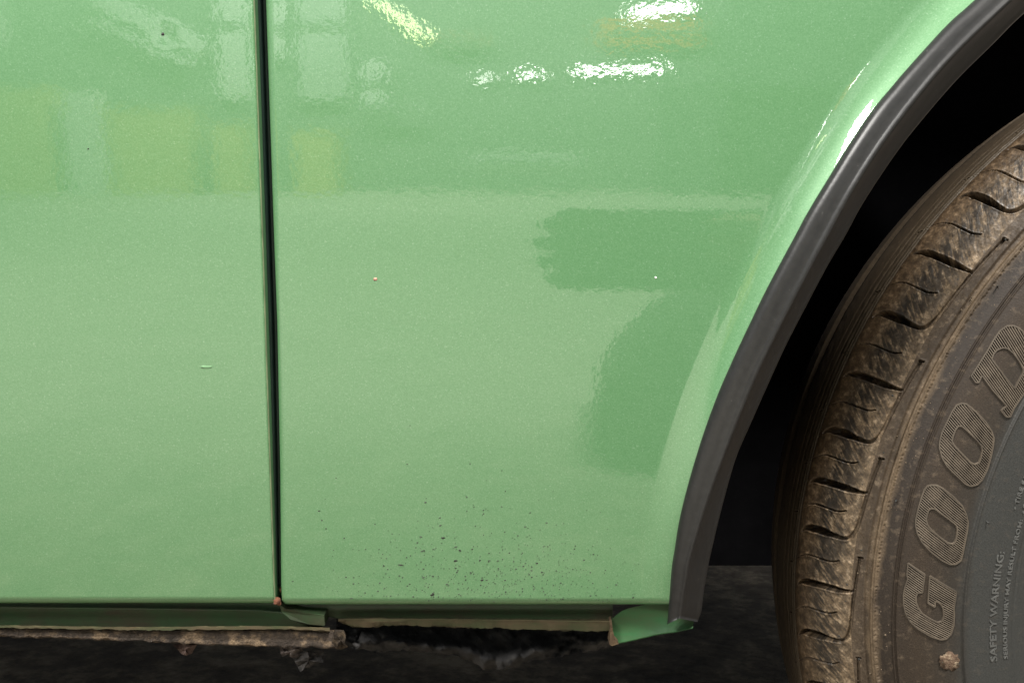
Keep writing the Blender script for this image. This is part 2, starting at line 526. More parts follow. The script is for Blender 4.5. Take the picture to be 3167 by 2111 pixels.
def interp(pts, v, axis=1):
    p = np.array(sorted(pts, key=lambda q: q[axis])); o = 1 - axis
    xs, ys = p[:, axis], p[:, o]
    r = np.interp(v, xs, ys)
    v = np.asarray(v, float)
    lo = ys[0] + (v - xs[0]) * (ys[1] - ys[0]) / (xs[1] - xs[0]); hi = ys[-1] + (v - xs[-1]) * (ys[-1] - ys[-2]) / (xs[-1] - xs[-2])
    return np.where(v < xs[0], lo, np.where(v > xs[-1], hi, r))


def crm(P, n):
    """smooth curve through traced points, n samples evenly by length"""
    P = np.array(P, float); out = []
    for i in range(len(P) - 1):
        p0 = P[i - 1] if i else 2 * P[0] - P[1]; p1, p2 = P[i], P[i + 1]; p3 = P[i + 2] if i + 2 < len(P) else 2 * P[-1] - P[-2]
        for t in np.arange(0, 1, .1):
            out.append(.5 * ((2 * p1) + (-p0 + p2) * t + (2 * p0 - 5 * p1 + 4 * p2 - p3) * t * t + (-p0 + 3 * p1 - 3 * p2 + p3) * t ** 3))
    out.append(P[-1]); out = np.array(out)
    L = np.r_[0, np.cumsum(np.linalg.norm(np.diff(out, axis=0), axis=1))]
    t = np.linspace(0, L[-1], n)
    return np.stack([np.interp(t, L, out[:, k]) for k in range(out.shape[1])], 1)


# gap between the door and the wing (full-size photo pixels)
GAP_L = [(762, -450), (780, -160), (788, 0), (814, 733), (823, 1000), (838, 1450), (850, 1800), (853, 1870)]
GAP_R = [(796, -450), (814, -160), (822, 0), (847, 733), (857, 1000), (866, 1450), (869, 1800), (872, 1870)]
ARCH = [(3330, -275), (3170, -155), (3015, 0), (2930, 77), (2811, 207), (2757, 270), (2698, 342), (2628, 445), (2563, 550), (2502, 650), (2457, 733), (2378, 880), (2324, 990),
        (2263, 1120), (2208, 1250), (2154, 1408), (2107, 1580), (2086, 1700), (2077, 1758), (2069, 1863), (2063, 1929)]
RIDGE = [(3450, -268), (3290, -150), (3119, 6), (2932, 187), (2768, 388), (2651, 562), (2558, 728), (2504, 828), (2435, 960), (2359, 1112), (2305, 1235), (2240, 1400), (2185, 1550), (2132, 1720),
         (2119, 1790), (2109, 1850), (2101, 1911)]
TEDGE = [(3560, -272), (3400, -160), (3167, 42), (3072, 136), (2955, 252), (2834, 393), (2759, 492), (2670, 627), (2615, 728), (2558, 825), (2497, 940), (2435, 1060), (2393, 1150),
         (2321, 1312), (2275, 1420), (2235, 1560), (2201, 1700), (2190, 1754), (2176, 1836), (2169, 1890), (2157, 1922)]
arch_c = crm(ARCH, 1500)


def arch_dist(px, py):
    d = np.full(px.shape, 1e9)
    for a in arch_c:
        d = np.minimum(d, np.hypot(px - a[0], py - a[1]))
    return d


def edge_seq(n, e):
    """0..1 samples crowded at both ends"""
    t = np.linspace(0, 1, n)
    return (1 - e) * t + e * (.5 - .5 * np.cos(np.pi * t))


WB = 1868.0                                                  # bottom edge of wing


def panel(name, py_rows, left_f, right_f, ncol, roll_l, roll_r, arch=False, dent=False):
    t = edge_seq(ncol, .75)
    PY = np.repeat(py_rows[:, None], ncol, 1)
    PX = left_f(py_rows)[:, None] * (1 - t) + right_f(py_rows)[:, None] * t
    Y, rx, rz = body_y(PX, PY)
    m = Y / FPX                                              # metres per pixel there
    add = np.zeros_like(Y)
    bot = (py_rows[-1] - PY) * m

    def roll(e, r):
        q = np.clip(1 - e / r, 0, 1)
        return r * (1 - np.sqrt(np.clip(1 - q * q, 0, 1)))
    if roll_l: add += roll((PX - PX[:, :1]) * m, roll_l)
    if roll_r: add += roll((PX[:, -1:] - PX) * m, roll_r)
    add += roll(bot, .0032)
    if arch:
        e = arch_dist(PX, PY) * m
        q = np.clip(1 - e / .0165, 0, 1)
        add -= .0046 * q ** 2.2
    if dent:
        dd = np.hypot(PX - 512, PY - 110) * m
        add += .00010 * np.exp(-(dd / .0045) ** 2)
    Y = Y + add
    P = np.stack([rx * Y, Y, rz * Y + H], -1)
    # returns: fold the panel edges back
    if roll_r:
        b = P[:, -1:].copy(); b[..., 1] += .011; b[..., 0] -= .0002; P = np.concatenate([P, b], 1)
    if roll_l:
        b = P[:, :1].copy(); b[..., 1] += .011; b[..., 0] += .0002; P = np.concatenate([b, P], 1)
    b = P[-1:].copy(); b[..., 1] += .009; b[..., 2] += .0006; P = np.concatenate([P, b], 0)
    return grid(name, loc(P), PAINT, car, True, flip=False)


rows = np.r_[np.linspace(-268, 1700, 222), np.linspace(1706, 1830, 26), np.linspace(1833, WB, 30)]
wing = panel('wing', rows, lambda y: interp(GAP_R, y) + 11 * np.clip((y - 1848) / 20, 0, 1) ** 2, lambda y: interp(ARCH, y), 260, .0026, 0, arch=True)
rows_d = np.r_[np.linspace(-268, 1700, 200), np.linspace(1706, 1830, 26), np.linspace(1833, 1864, 30)]
door = panel('door', rows_d, lambda y: np.full(np.shape(y), -260.0), lambda y: interp(GAP_L, y), 230, 0, .0016, dent=True)

# pale strip along the door's shut edge: its highlight put into the colour
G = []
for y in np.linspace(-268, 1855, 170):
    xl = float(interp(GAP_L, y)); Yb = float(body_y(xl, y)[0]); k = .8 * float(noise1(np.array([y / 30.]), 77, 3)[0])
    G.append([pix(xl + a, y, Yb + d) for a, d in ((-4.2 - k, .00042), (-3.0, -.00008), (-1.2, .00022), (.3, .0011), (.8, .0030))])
grid('door_edge', loc(G), simple('edge_highlight', (.20, .25, .14, 1), .4, 0, .3, 120), car)

# seal and pillar seen down the gap
sy = np.linspace(-268, 1812, 43)
G = []
for y in sy:
    xl, xr = float(interp(GAP_L, y)), float(interp(GAP_R, y)); Yb = float(body_y(xl, y)[0]) + .0065
    row = []
    for u, dy in ((-.6, .003), (.05, .001), (.3, -.0004), (.55, .0), (.62, .003), (.7, .0028), (.78, .0002), (1.0, .0008), (1.6, .003)):
        row.append(pix(xl + (xr - xl) * u, y, Yb + dy))
    G.append(row)
grid('door_seal', loc(G), SEAL, car)
bm = bmesh.new()
p0 = pix(750, -268, .395); p1 = pix(960, 1858, .405)
bm_box(bm, (p0.x, .034, p1.z), (p1.x + .01, .06, p0.z))
bmesh.ops.recalc_face_normals(bm, faces=bm.faces[:])
bm_obj('door_pillar', bm, BLACK, car)


# ------------------------------------------------------------------ sill below the door
def sweep(name, px_st, rows, mat, smooth=True, jitter=None, thick=None):
    """rows: list of (list of (px,py), depth offset from the panel bottom); lofted along px"""
    xs = np.arange(px_st[0], px_st[1] + 1, 5.0); G = []
    Y0 = np.array([float(body_y(x, 1866)[0]) for x in xs])
    for k, (pts, dy) in enumerate(rows):
        py = interp(pts, xs, 0)
        if jitter and jitter[k]: py = py + jitter[k] * noise1(xs / 22, 40 + k, 4)
        d = dy + Y0
        G.append([pix(x, q, e) for x, q, e in zip(xs, py, d)])
    return grid(name, loc(G), mat, car, smooth)


X0 = -260
top = [(-260, 1848), (1100, 1852)]
l1 = [(0, 1874), (400, 1878), (800, 1884), (1003, 1905)]
l2 = [(0, 1931), (420, 1937), (800, 1933), (1020, 1938)]
l3 = [(0, 1940), (420, 1946), (700, 1946), (880, 1944), (1020, 1950)]
l4 = [(0, 1966), (234, 1971), (467, 1983), (608, 1991), (888, 1999), (1060, 1999)]
sweep('sill', (X0, 1002), [(top, .014), ([(a, b - 3) for a, b in l1], .014), (l1, .0105), ([(a, b + 5) for a, b in l1], .0106), ([(a, b + 25) for a, b in l1], .0120), (l2, .0135)], SILL)
sweep('sill_lip', (X0, 1020), [(l2, .0136), ([(a, b + 1) for a, b in l2], .0035), ([(a, b + 3) for a, b in l2], .0026), (l3, .0026), ([(a, b + 1) for a, b in l3], .006)], LIP, smooth=False, jitter=[0, 1.2, 1.2, 2.4, 2.4])
flange = sweep('sill_flange', (X0, 1054), [([(a, b - 4) for a, b in l3], .0075), ([(a, b + 4) for a, b in l3], .0052), ([(a, (b + c[1]) / 2) for (a, b), c in zip(l3, l4)], .0058),
               ([(a, b - 4) for a, b in l4], .0044), (l4, .0048), ([(a, b + 1) for a, b in l4], .012)], MUD, jitter=[0, 1, 0, 2.4, 4.0, 4.0])
# folded corner where the sill meets the wing, with its dark notch
bm = bmesh.new()
pts = [(862, 1866, .0045), (880, 1880, .0035), (930, 1893, .0035), (985, 1899, .003), (1002, 1902, .003), (1004, 1934, .0045), (960, 1930, .006), (900, 1915, .007), (870, 1890, .008)]
vs = [bm.verts.new(loc(pix(a, b, float(body_y(900, 1866)[0]) + d))) for a, b, d in pts]
bk = [bm.verts.new(v.co + Vector((0, .012, 0))) for v in vs]
bm.faces.new(vs)
for i in range(len(vs)):
    j = (i + 1) % len(vs); bm.faces.new((vs[j], vs[i], bk[i], bk[j]))
bmesh.ops.recalc_face_normals(bm, faces=bm.faces[:])
bm_obj('sill_end', bm, SILL, car)

# wing's lower return and its chalky lip
m1 = [(895, 1872), (1100, 1874), (1890, 1872), (2070, 1868)]
m2 = [(895, 1886), (1002, 1903), (1045, 1911), (1150, 1908), (1350, 1910), (1890, 1913)]
m3 = [(1000, 1914), (1045, 1920), (1086, 1936), (1130, 1938), (1220, 1930), (1360, 1935), (1640, 1944), (1890, 1950)]
m2b = [(895, 1888), (1002, 1905), (1045, 1914), (1150, 1911), (1350, 1913), (1890, 1920)]
sweep('wing_return', (905, 1898), [([(a, b - 22) for a, b in m1], .013), (m1, .0100), ([(a, b + 16) for a, b in m1], .0112), (m2, .0120)], SILL, jitter=[0, 0, 0, .8])
sweep('wing_lip', (1046, 1892), [(m2, .0122), ([(a, b + 1) for a, b in m2b], .0034), ([(a, (b + c) / 2) for (a, b), c in zip(m2b, (1910, 1916, 1922, 1932, 1924, 1936))], .0039), (m3, .0052), ([(a, b + 1) for a, b in m3], .009)],
      LIP, smooth=False, jitter=[.8, .8, 2.0, 3.4, 3.4])

# green closing tab at the foot of the arch
top_e = [(1889, 1915), (1930, 1885), (2000, 1868), (2075, 1862), (2110, 1862), (2150, 1870)]
bot_e = [(1889, 1994), (1945, 1983), (1989, 1973), (2040, 1961), (2100, 1953), (2143, 1942)]
tt = np.linspace(0, 1, 40); te = crm(top_e, 40); be = crm(bot_e, 40); G = []
for i in range(40):
    row = []
    Yb = float(body_y(min(te[i, 0], 2060), 1866)[0])
    for v in np.linspace(0, 1, 22):
        p = te[i] * (1 - v) + be[i] * v
        dy = .0050 + .0015 * math.sin(math.pi * v) - .003 * v * tt[i] ** 2
        row.append(pix(p[0], p[1] + .8 * noise1(np.array([p[0] / 9.]), 5)[0] * v, Yb + dy))
    b = Vector(row[-1]); b.y += .004; b.z += .0006; row.append(b)
    G.append(row)
grid('arch_tab', loc(G), TAB, car)
bm = bmesh.new()                                                       # its rusted left edge
ep = [(1886, 1925, .004), (1892, 1920, .0035), (1896, 1950, .003), (1903, 1978, .0025), (1914, 1990, .002), (1892, 1996, .002), (1884, 1990, .003), (1887, 1960, .0035)]
vs = [bm.verts.new(loc(pix(a, b, float(body_y(1890, 1866)[0]) + d - .0012))) for a, b, d in ep]
bk = [bm.verts.new(v.co + Vector((0, .006, 0))) for v in vs]
bm.faces.new(vs)
for i in range(len(vs)):
    j = (i + 1) % len(vs); bm.faces.new((vs[j], vs[i], bk[i], bk[j]))
bmesh.ops.recalc_face_normals(bm, faces=bm.faces[:])
bm_obj('tab_edge', bm, make_mud('rusted_edge', (.03, .016, .006, 1), (.065, .038, .016, 1), (.12, .08, .04, 1), 200), car)

# black underseal and inner sill behind the lips
xs = np.arange(1040, 1900, 7.0)
low = interp([(1040, 2002), (1174, 2013), (1280, 2010), (1361, 2022), (1417, 2027), (1473, 2052), (1492, 2069), (1548, 2070), (1585, 2066), (1646, 2038), (1735, 2027), (1900, 1999)], xs, 0)
low = low + 4 * noise1(xs / 14, 3, 3)
G = []
for v in np.linspace(0, 1, 26):
    py = 1895 * (1 - v) + low * v
    n = noise2(xs / 38, np.full_like(xs, v * 4.2), 11, 4)
    d = .412 - .016 * np.clip((1260 - xs) / 160, 0, 1) + .012 * (1 - v) + .005 * n - .010 * np.exp(-((v - .80) / .14) ** 2) * (1 + noise1(xs / 60, 9, 2)) * .6
    G.append([pix(a, b, c) for a, b, c in zip(xs, py, d)])
b = [Vector(p) + Vector((0, .03, .004)) for p in G[-1]]; G.append(b)
grid('underseal', loc(G), TAR, car)


def flake(name, poly, Y, mat, curl=.004, seed=0):
    """torn, curled scale hanging below the sill"""
    bm = bmesh.new(); r = random.Random(seed)
    cx = sum(p[0] for p in poly) / len(poly); cy = sum(p[1] for p in poly) / len(poly)
    n = len(poly); rings = []
    for f, k in ((1, 0), (.72, -.0012), (.38, -.0022)):
        rings.append([bm.verts.new(loc(pix(cx + (x - cx) * f + r.uniform(-2, 2), cy + (y - cy) * f + r.uniform(-2, 2), Y + k + curl * math.sin(i * 1.9 + seed) * .5 + r.uniform(-.0008, .0008)))) for i, (x, y) in enumerate(poly)])
    c = bm.verts.new(loc(pix(cx, cy, Y - .0025)))
    for a, b in zip(rings, rings[1:]):
        for i in range(n):
            j = (i + 1) % n; bm.faces.new((a[i], a[j], b[j], b[i]))
    for i in range(n): bm.faces.new((rings[-1][i], rings[-1][(i + 1) % n], c))
    bmesh.ops.solidify(bm, geom=bm.faces[:], thickness=.0012)
    bmesh.ops.recalc_face_normals(bm, faces=bm.faces[:])
    return bm_obj(name, bm, mat, car)


YS = float(body_y(700, 1866)[0])
flake('mud_flake', [(535, 1990), (570, 1986), (608, 1990), (605, 2002), (592, 2022), (578, 2027), (566, 2025), (558, 2016), (548, 2004)], YS + .012, make_mud('pink_mud', (.06, .04, .035, 1), (.17, .11, .09, 1), (.30, .21, .18, 1), 150), .003, 1)
flake('mud_flake', [(862, 1994), (900, 1992), (930, 2000), (940, 2016), (918, 2032), (900, 2030), (888, 2024), (876, 2030), (868, 2018)], YS + .010, FLAKE, .003, 2)
flake('mud_flake', [(905, 2022), (950, 2010), (1000, 2006), (1003, 2022), (998, 2048), (980, 2046), (960, 2060), (940, 2064), (930, 2078), (920, 2060), (912, 2045)], YS + .012, make_mud('dark_flake', (.03, .03, .03, 1), (.075, .07, .066, 1), (.22, .20, .19, 1), 140), .004, 3)


flake('mud_flake', [(1034, 1944), (1062, 1946), (1072, 1962), (1066, 1984), (1076, 2000), (1058, 2008), (1040, 2004), (1030, 1980)], YS + .0052, make_mud('end_mud', (.025, .02, .015, 1), (.07, .052, .036, 1), (.22, .16, .10, 1), 160), .002, 5)


def lump(name, px, py, Y, rx, rz, mat, seed, parent=None, ry=None):
    bm = bmesh.new(); bmesh.ops.create_icosphere(bm, subdivisions=2, radius=1)
    r = random.Random(seed); c = loc(pix(px, py, Y))
    for v in bm.verts:
        k = 1 + r.uniform(-.28, .28)
        v.co = Vector((v.co.x * rx * k, v.co.y * (ry or min(rx, rz)) * k, v.co.z * rz * k)) + Vector(c)
    return bm_obj(name, bm, mat, parent or car, True)


Yg = float(body_y(860, 1850)[0])
lump('rust_lump', 856, 1857, Yg + .001, .0017, .0016, RUST, 1)
lump('rust_lump', 862, 1864, Yg + .002, .0012, .0010, RUST, 2)
lump('rust_lump', 868, 1822, Yg + .003, .0005, .0013, RUST, 3)
lump('rust_lump', 848, 1848, Yg + .0015, .0004, .0008, RUST, 4)

# chips and tar on the paint
def chip(name, px, py, w, h, mat, seed, label):
    Y = float(body_y(px, py)[0])
    o = lump(name, px, py, Y, w, h, mat, seed, ry=.00018); o['label'] = label; return o


chip('paint_chip', 1161, 863, .0009, .0006, make_mud('red_primer', (.35, .06, .04, 1), (.5, .12, .09, 1), (.6, .4, .3, 1), 500, .0002), 11, 'small red paint chip')
chip('paint_chip', 2028, 858, .00045, .0005, simple('chip_white', (.8, .8, .78, 1), .5), 12, 'tiny white paint chip')
chip('paint_chip', 503, 106, .0006, .0006, SPECK, 13, 'dark pinhole in a small dent')
chip('paint_chip', 273, 460, .0004, .0003, SPECK, 14, 'tiny dark pinhole')
chip('scuff', 640, 1134, .0030, .0006, simple('pale_scuff', (.17, .34, .17, 1), .5), 15, 'pale scuff on the door')
bm = bmesh.new(); r = random.Random(21)


def spot(px, py, w, h, ang=0.0):
    Y = float(body_y(px, py)[0]) ; m = Y / FPX; c = Vector(loc(pix(px, py, Y))); n = 9
    vt = bm.verts.new(c + Vector((0, -.00028, 0))); ring = []
    for i in range(n):
        a = 2 * math.pi * i / n; k = r.uniform(.75, 1.2)
        u, v = 1.15 * w * m * math.cos(a) * k, 1.15 * h * m * math.sin(a) * k
        x, z = u * math.cos(ang) - v * math.sin(ang), u * math.sin(ang) + v * math.cos(ang)
        ring.append(bm.verts.new(c + Vector((x, -.00004 - (z * .13), z))))
    for i in range(n): bm.faces.new((ring[(i + 1) % n], ring[i], vt))


zB = lambda x, y: (900 + x / 2.353, 1300 + y / 2.353)
for x, y, ww, hh in ((1108, 852, 6, 2.6), (1228, 943, 4, 2.6), (1198, 1019, 6, 3), (797, 1049, 9, 2), (1030, 1267, 6.5, 2.6), (1390, 1160, 5, 2.3), (1790, 1037, 4, 2), (979, 594, 3.4, 2),
                     (945, 844, 4, 1.4), (958, 947, 6, 1.2), (920, 887, 3, 2), (1200, 918, 5, 1.2), (1087, 762, 4, 1.4), (1085, 706, 3.4, 1.4), (963, 1078, 3, 1.8), (963, 1140, 5, 1.4), (675, 1056, 2.6, 2.2),
                     (400, 1138, 3, 1.6), (205, 656, 3.4, 1.6), (225, 725, 2.4, 2), (255, 785, 2.2, 2), (1445, 1017, 5, 1.0), (1505, 1019, 4, 1), (1375, 1015, 2.6, 1.8), (1588, 962, 2, 2.2), (1750, 1090, 3, 1.4),
                     (1825, 1102, 2.6, 2.2), (1860, 743, 3.4, 1.3), (1135, 1190, 4, 1.6), (440, 1292, 6, 1.2), (12, 1168, 3, 1.2), (455, 1186, 2.4, 1.8), (387, 854, 2.2, 1.8), (1280, 658, 1.8, 1.6),
                     (1280, 557, 2.2, 1.8), (1303, 313, 1.8, 1.8), (845, 316, 1.8, 1.3), (866, 36, 1.5, 1.2), (328, 417, 1.5, 1.5), (1535, 363, 1.6, 1.6), (1560, 514, 1.8, 1.6), (1400, 652, 2, 1.8), (1332, 627, 1.7, 1.4)):
    px, py = zB(x, y); spot(px, py, ww, hh, r.uniform(-.15, .25))
for _ in range(560):
    px = r.gauss(1540, 235); py = 1862 - abs(r.gauss(0, 118))
    if px < 905 or px > 2050 or py < 1420 or py > 1860: continue
    q = r.random(); s = .8 + 1.1 * q ** 4
    spot(px, py, s * r.uniform(1, 1.7), s, r.uniform(-.2, .3))
bmesh.ops.recalc_face_normals(bm, faces=bm.faces[:])
o = bm_obj('tar_specks', bm, SPECK, car); o['kind'] = 'stuff'

# ------------------------------------------------------------------ arch trim
N = 260
A, B_, C_ = crm(ARCH, N), crm(RIDGE, N), crm(TEDGE, N)
G = []
for i in range(N):
    yb = float(body_y(*A[i])[0]) - .0056
    ring = []
    def pt(f, dy):                                     # f 0..1 left edge to ridge, 1..2 ridge to outer edge
        p = A[i] * (1 - f) + B_[i] * f if f <= 1 else B_[i] * (2 - f) + C_[i] * (f - 1)
        return pix(p[0], p[1], yb + dy)
    for f, dy in ((0.0, .0035), (.0, .0002), (.05, -.0010), (.2, -.0026), (.4, -.0037), (.6, -.0043), (.76, -.0046), (.86, -.0051), (.94, -.0057), (1.0, -.0059), (1.06, -.0056), (1.13, -.0046), (1.25, -.0022), (1.45, .0002), (1.7, .0034), (1.88, .0054), (1.94, .0058), (2.0, .0070), (2.0, .0095),
                  (1.9, .0088), (1.5, .0050), (1.0, .0005), (.5, .0030)):
        ring.append(pt(f, dy))
    G.append(ring)
G = loc(G); n, k = G.shape[:2]
Fs = []
for i in range(n - 1):
    for j in range(k):
        a, b = i * k + j, i * k + (j + 1) % k
        Fs.append((a, b, b + k, a + k))
Fs.append(tuple(range(k))); Fs.append(tuple(range((n - 1) * k, n * k))[::-1])
mesh('arch_trim', G.reshape(-1, 3), Fs, TRIM, car, True)
# worn pale ends of the trim
for px, py, Yo in ((2101, 1913, -.010), (2156, 1920, .000)):
    pass

# liner: the dark tunnel behind the trim and the inner wing at its back
G = []
for i in range(0, N, 4):
    p = C_[i]; yb = float(body_y(*A[i])[0])
    row = []
    for d in (0, .02, .06, .12, .2, .34):
        q = pix(p[0], p[1], yb + .004); q.x -= .004 + .05 * min(1, d / .1); q.y += d; row.append(q)
    G.append(row)
grid('arch_liner', loc(G), BLACK, car)
zl = pix(2300, 1748, .74).z
bm = bmesh.new(); bm_box(bm, (.02, .37, zl), (1.4, .40, H + .6)); bm_box(bm, (.02, .10, H + .28), (1.4, .369, H + .30))
bmesh.ops.recalc_face_normals(bm, faces=bm.faces[:])
bm_obj('inner_wing', bm, BLACK, car)
bm = bmesh.new(); bm_box(bm, (-1.6, .055, H - .168), (.05, 1.02, H - .15)); bm_box(bm, (.05, .40, H - .12), (1.6, 1.0, H - .10))
bmesh.ops.recalc_face_normals(bm, faces=bm.faces[:])
bm_obj('floor_pan', bm, BLACK, car)

# ------------------------------------------------------------------ tyre
WX, WZ, WY = .4577, -.1739 + H, .400
PROF = np.array([(.178, .016), (.186, .009), (.200, .0035), (.215, .001), (.2376, .0), (.255, .002), (.2678, .0072), (.2747, .0124), (.2810, .0175), (.2885, .0225), (.2958, .0290),
                 (.3012, .0355), (.3045, .0423), (.3050, .055), (.3042, .072), (.3020, .088), (.298, .105), (.292, .122), (.285, .138), (.268, .150), (.24, .158)])
PD = []
for i in range(len(PROF) - 1):
    p0, p1, p2, p3 = PROF[max(i - 1, 0)], PROF[i], PROF[i + 1], PROF[min(i + 2, len(PROF) - 1)]
    for k in range(12):
        t = k / 12; PD.append(.5 * ((2 * p1) + (-p0 + p2) * t + (2 * p0 - 5 * p1 + 4 * p2 - p3) * t * t + (-p0 + 3 * p1 - 3 * p2 + p3) * t ** 3))
PD.append(PROF[-1]); PD = np.array(PD)
PS = np.r_[0, np.cumsum(np.hypot(*np.diff(PD, axis=0).T))] * 1000    # arc length across the tyre, mm
TN = np.gradient(PD, axis=0); TN /= np.linalg.norm(TN, axis=1)[:, None]
PN = np.stack([TN[:, 1], -TN[:, 0]], 1)                               # outward (r, y)


def tp(th, s, h=0.0):
    """tyre surface point: th degrees round the hub, s mm across, h mm proud"""
    th, s, h = np.broadcast_arrays(np.radians(th), s, h)
    r = np.interp(s, PS, PD[:, 0]) + np.interp(s, PS, PN[:, 0]) * h / 1000
    y = np.interp(s, PS, PD[:, 1]) + np.interp(s, PS, PN[:, 1]) * h / 1000
    return np.stack([WX + r * np.cos(th), WY + y, WZ + r * np.sin(th)], -1)


def px_tyre(px, py):
    """(th, s) of the tyre surface seen at a traced point"""
    x, z = rayv(px, py); Y = WY + PD[:, 1]
    f = np.hypot(x * Y - WX, z * Y + H - WZ) - PD[:, 0]
    for i in range(len(f) - 1):
        if f[i] * f[i + 1] <= 0 and f[i] != f[i + 1]:
            t = f[i] / (f[i] - f[i + 1]); Yi = Y[i] + t * (Y[i + 1] - Y[i])
            return math.degrees(math.atan2(z * Yi + H - WZ, x * Yi - WX)) % 360, PS[i] + t * (PS[i + 1] - PS[i])
    return 150.0, 60.0


GRV = [(112.6, 's'), (118.6, 'h'), (125.2, 's'), (131.8, 's'), (138.2, 'h'), (145.08, 's'), (152.1, 'h'), (158.5, 's'), (164.45, 'h'), (169.55, 's'), (174.55, 'h'), (180.0, 's'), (185.4, 'h'), (190.8, 's'), (196.2, 'h'), (201.6, 's')]
GRV[2] = (125.2, 'h'); GRV[1] = (118.6, 's'); GRV[3] = (131.8, 's'); GRV[0] = (112.6, 'h')
R0 = 300.0                                                            # mm, for angles on the shoulder
DEG = math.pi / 180 * R0


def smooth(x): x = np.clip(x, 0, 1); return x * x * (3 - 2 * x)


TH = np.arange(116.0, 197.0, .0765)
SS = np.r_[np.arange(PS[0], 31, 1.2), np.arange(31, 39, .5), np.arange(39, 61, 1.4), np.arange(61, 66, .3), np.arange(66, 92, 1.0), np.arange(92, 150.5, .3), np.arange(150.5, 176, .5), np.arange(176, PS[-1], 2.5), PS[-1]]


def relief(TH, SS, grooves=True):
    T, Sg = np.meshgrid(TH, SS, indexing='ij'); h = np.zeros_like(T)
    g = lambda c, w: np.exp(-((Sg - c) / w) ** 2)
    h += 1.0 * smooth((63.9 - Sg) / .7) + .5 * g(63.2, .5)           # raised inner band and its rib
    h += .25 * g(37.8, .25) - .35 * g(38.5, .25) + .3 * smooth((31.5 - Sg) / .8)
    h += .75 * g(95.3, .38) + .5 * g(93.6, .35) - .5 * g(94.5, .3)   # double rib outside the letters
    cren = .35 * noise1(T[:, 0] * 6, 5, 3)[:, None]
    h += .85 * smooth((Sg - 103.4 - cren) / .4) + .35 * g(104.3, .35)  # stepped shoulder edge
    h -= 1.5 * smooth((1.9 - np.abs(Sg - 107.6)) / 1.1)               # shallow shoulder channel
    h += .12 * noise2(T * 1.3, Sg * .5, 8, 3) * smooth((Sg - 103) / 2)
    h -= 1.3 * g(147.4, .35) + .9 * g(149.6, .3)
    h -= .8 * g(152.8, .4) + 1.0 * g(157.5, .5) + .7 * g(163.5, .4) + 6.5 * smooth((4.4 - np.abs(Sg - 186)) / 1.2)
    if not grooves: return h

    def cut(pts, ws, ds, wall=.36, lip=.18):
        nonlocal h
        P = np.array(pts, float); lo, hi = P.min(0) - (1.6, 3.2), P.max(0) + (1.6, 3.2)
        i0, i1 = np.searchsorted(TH, (lo[0], hi[0])); j0, j1 = np.searchsorted(SS, (lo[1], hi[1]))
        if i1 <= i0 or j1 <= j0: return
        X = T[i0:i1, j0:j1] * DEG; Yy = Sg[i0:i1, j0:j1]; best = np.full(X.shape, 1e9); dep = np.zeros(X.shape)
        Q = np.c_[P[:, 0] * DEG, P[:, 1]]
        for a in range(len(Q) - 1):
            d = Q[a + 1] - Q[a]; L = (d * d).sum(); t = np.clip(((X - Q[a, 0]) * d[0] + (Yy - Q[a, 1]) * d[1]) / L, 0, 1)
            sd = np.hypot(X - Q[a, 0] - t * d[0], Yy - Q[a, 1] - t * d[1]) - (ws[a] * (1 - t) + ws[a + 1] * t)
            m = sd < best; best[m] = sd[m]; dep[m] = (ds[a] * (1 - t) + ds[a + 1] * t)[m]
        if lip: h[i0:i1, j0:j1] += lip * np.exp(-((best - .40) / .34) ** 2)
        h[i0:i1, j0:j1] = np.minimum(h[i0:i1, j0:j1], h[i0:i1, j0:j1] * smooth(best / wall + 1) - dep * smooth(-best / wall))

    for n, (t, kind) in enumerate(GRV):
        per = (GRV[n + 1][0] - t) if n + 1 < len(GRV) else 5.4
        prev = (t - GRV[n - 1][0]) if n else per
        k = (per + prev) / 10.2
        if kind == 'h':
            pts = crm([(t + .75, 144.5), (t + .22, 142), (t, 138), (t - .05, 132), (t + .03, 124.5), (t - .02, 120.5), (t - .35 * k, 118), (t - 1.1 * k, 116.3), (t - 2.2 * k, 115.4), (t - 3.8 * k, 114.8), (t - 5.8 * k, 113.9), (t - 7.4 * k, 113.2), (t - 8.6 * k, 112.7)], 60)
            f = np.linspace(0, 1, 60)
            ws = np.interp(f, [0, .06, .16, .35, .45, .6, 1], [.12, .9, 2.0, 2.1, 1.45, 1.05, .8])
            ds = np.interp(f, [0, .05, .12, .36, .46, .6, 1], [.6, 5, 8, 7, 3.0, 1.7, 1.1])
            cut(pts, ws, ds)
            e = t - 8.7 * k
            cut([(e, 113.1), (e - .05, 111.4)], [.75, .55], [2.4, 2.0], .3)
        else:
            pts = crm([(t + .8, 144.5), (t + .35, 142.3), (t + .08, 137.5), (t, 130), (t, 122), (t - .05, 117), (t - .1, 114.9)], 40)
            f = np.linspace(0, 1, 40)
            cut(pts, np.interp(f, [0, .07, .2, .7, .9, 1], [.12, .8, 1.75, 1.75, 1.0, .8]), np.interp(f, [0, .06, .15, .75, 1], [.6, 5, 7.5, 6, 1.6]))
        m = t - per * 0 + per * .5                                     # sipe half-way to the next groove
        pts = crm([(m + 1.15, 148.5), (m + .7, 145), (m + .2, 141.3), (m + .0, 137.3), (m + .03, 131), (m, 126), (m - .3, 122.35)], 40)
        f = np.linspace(0, 1, 40)
        cut(pts, np.interp(f, [0, .25, .5, .9, 1], [.1, .18, .36, .42, .3]), np.interp(f, [0, .3, .5, 1], [.6, 2, 3.2, 3]), .22)
        cut([(m + 1.5, 150.5), (m + 1.7, 154)], [.3, .3], [2, 2], .3)
    return h


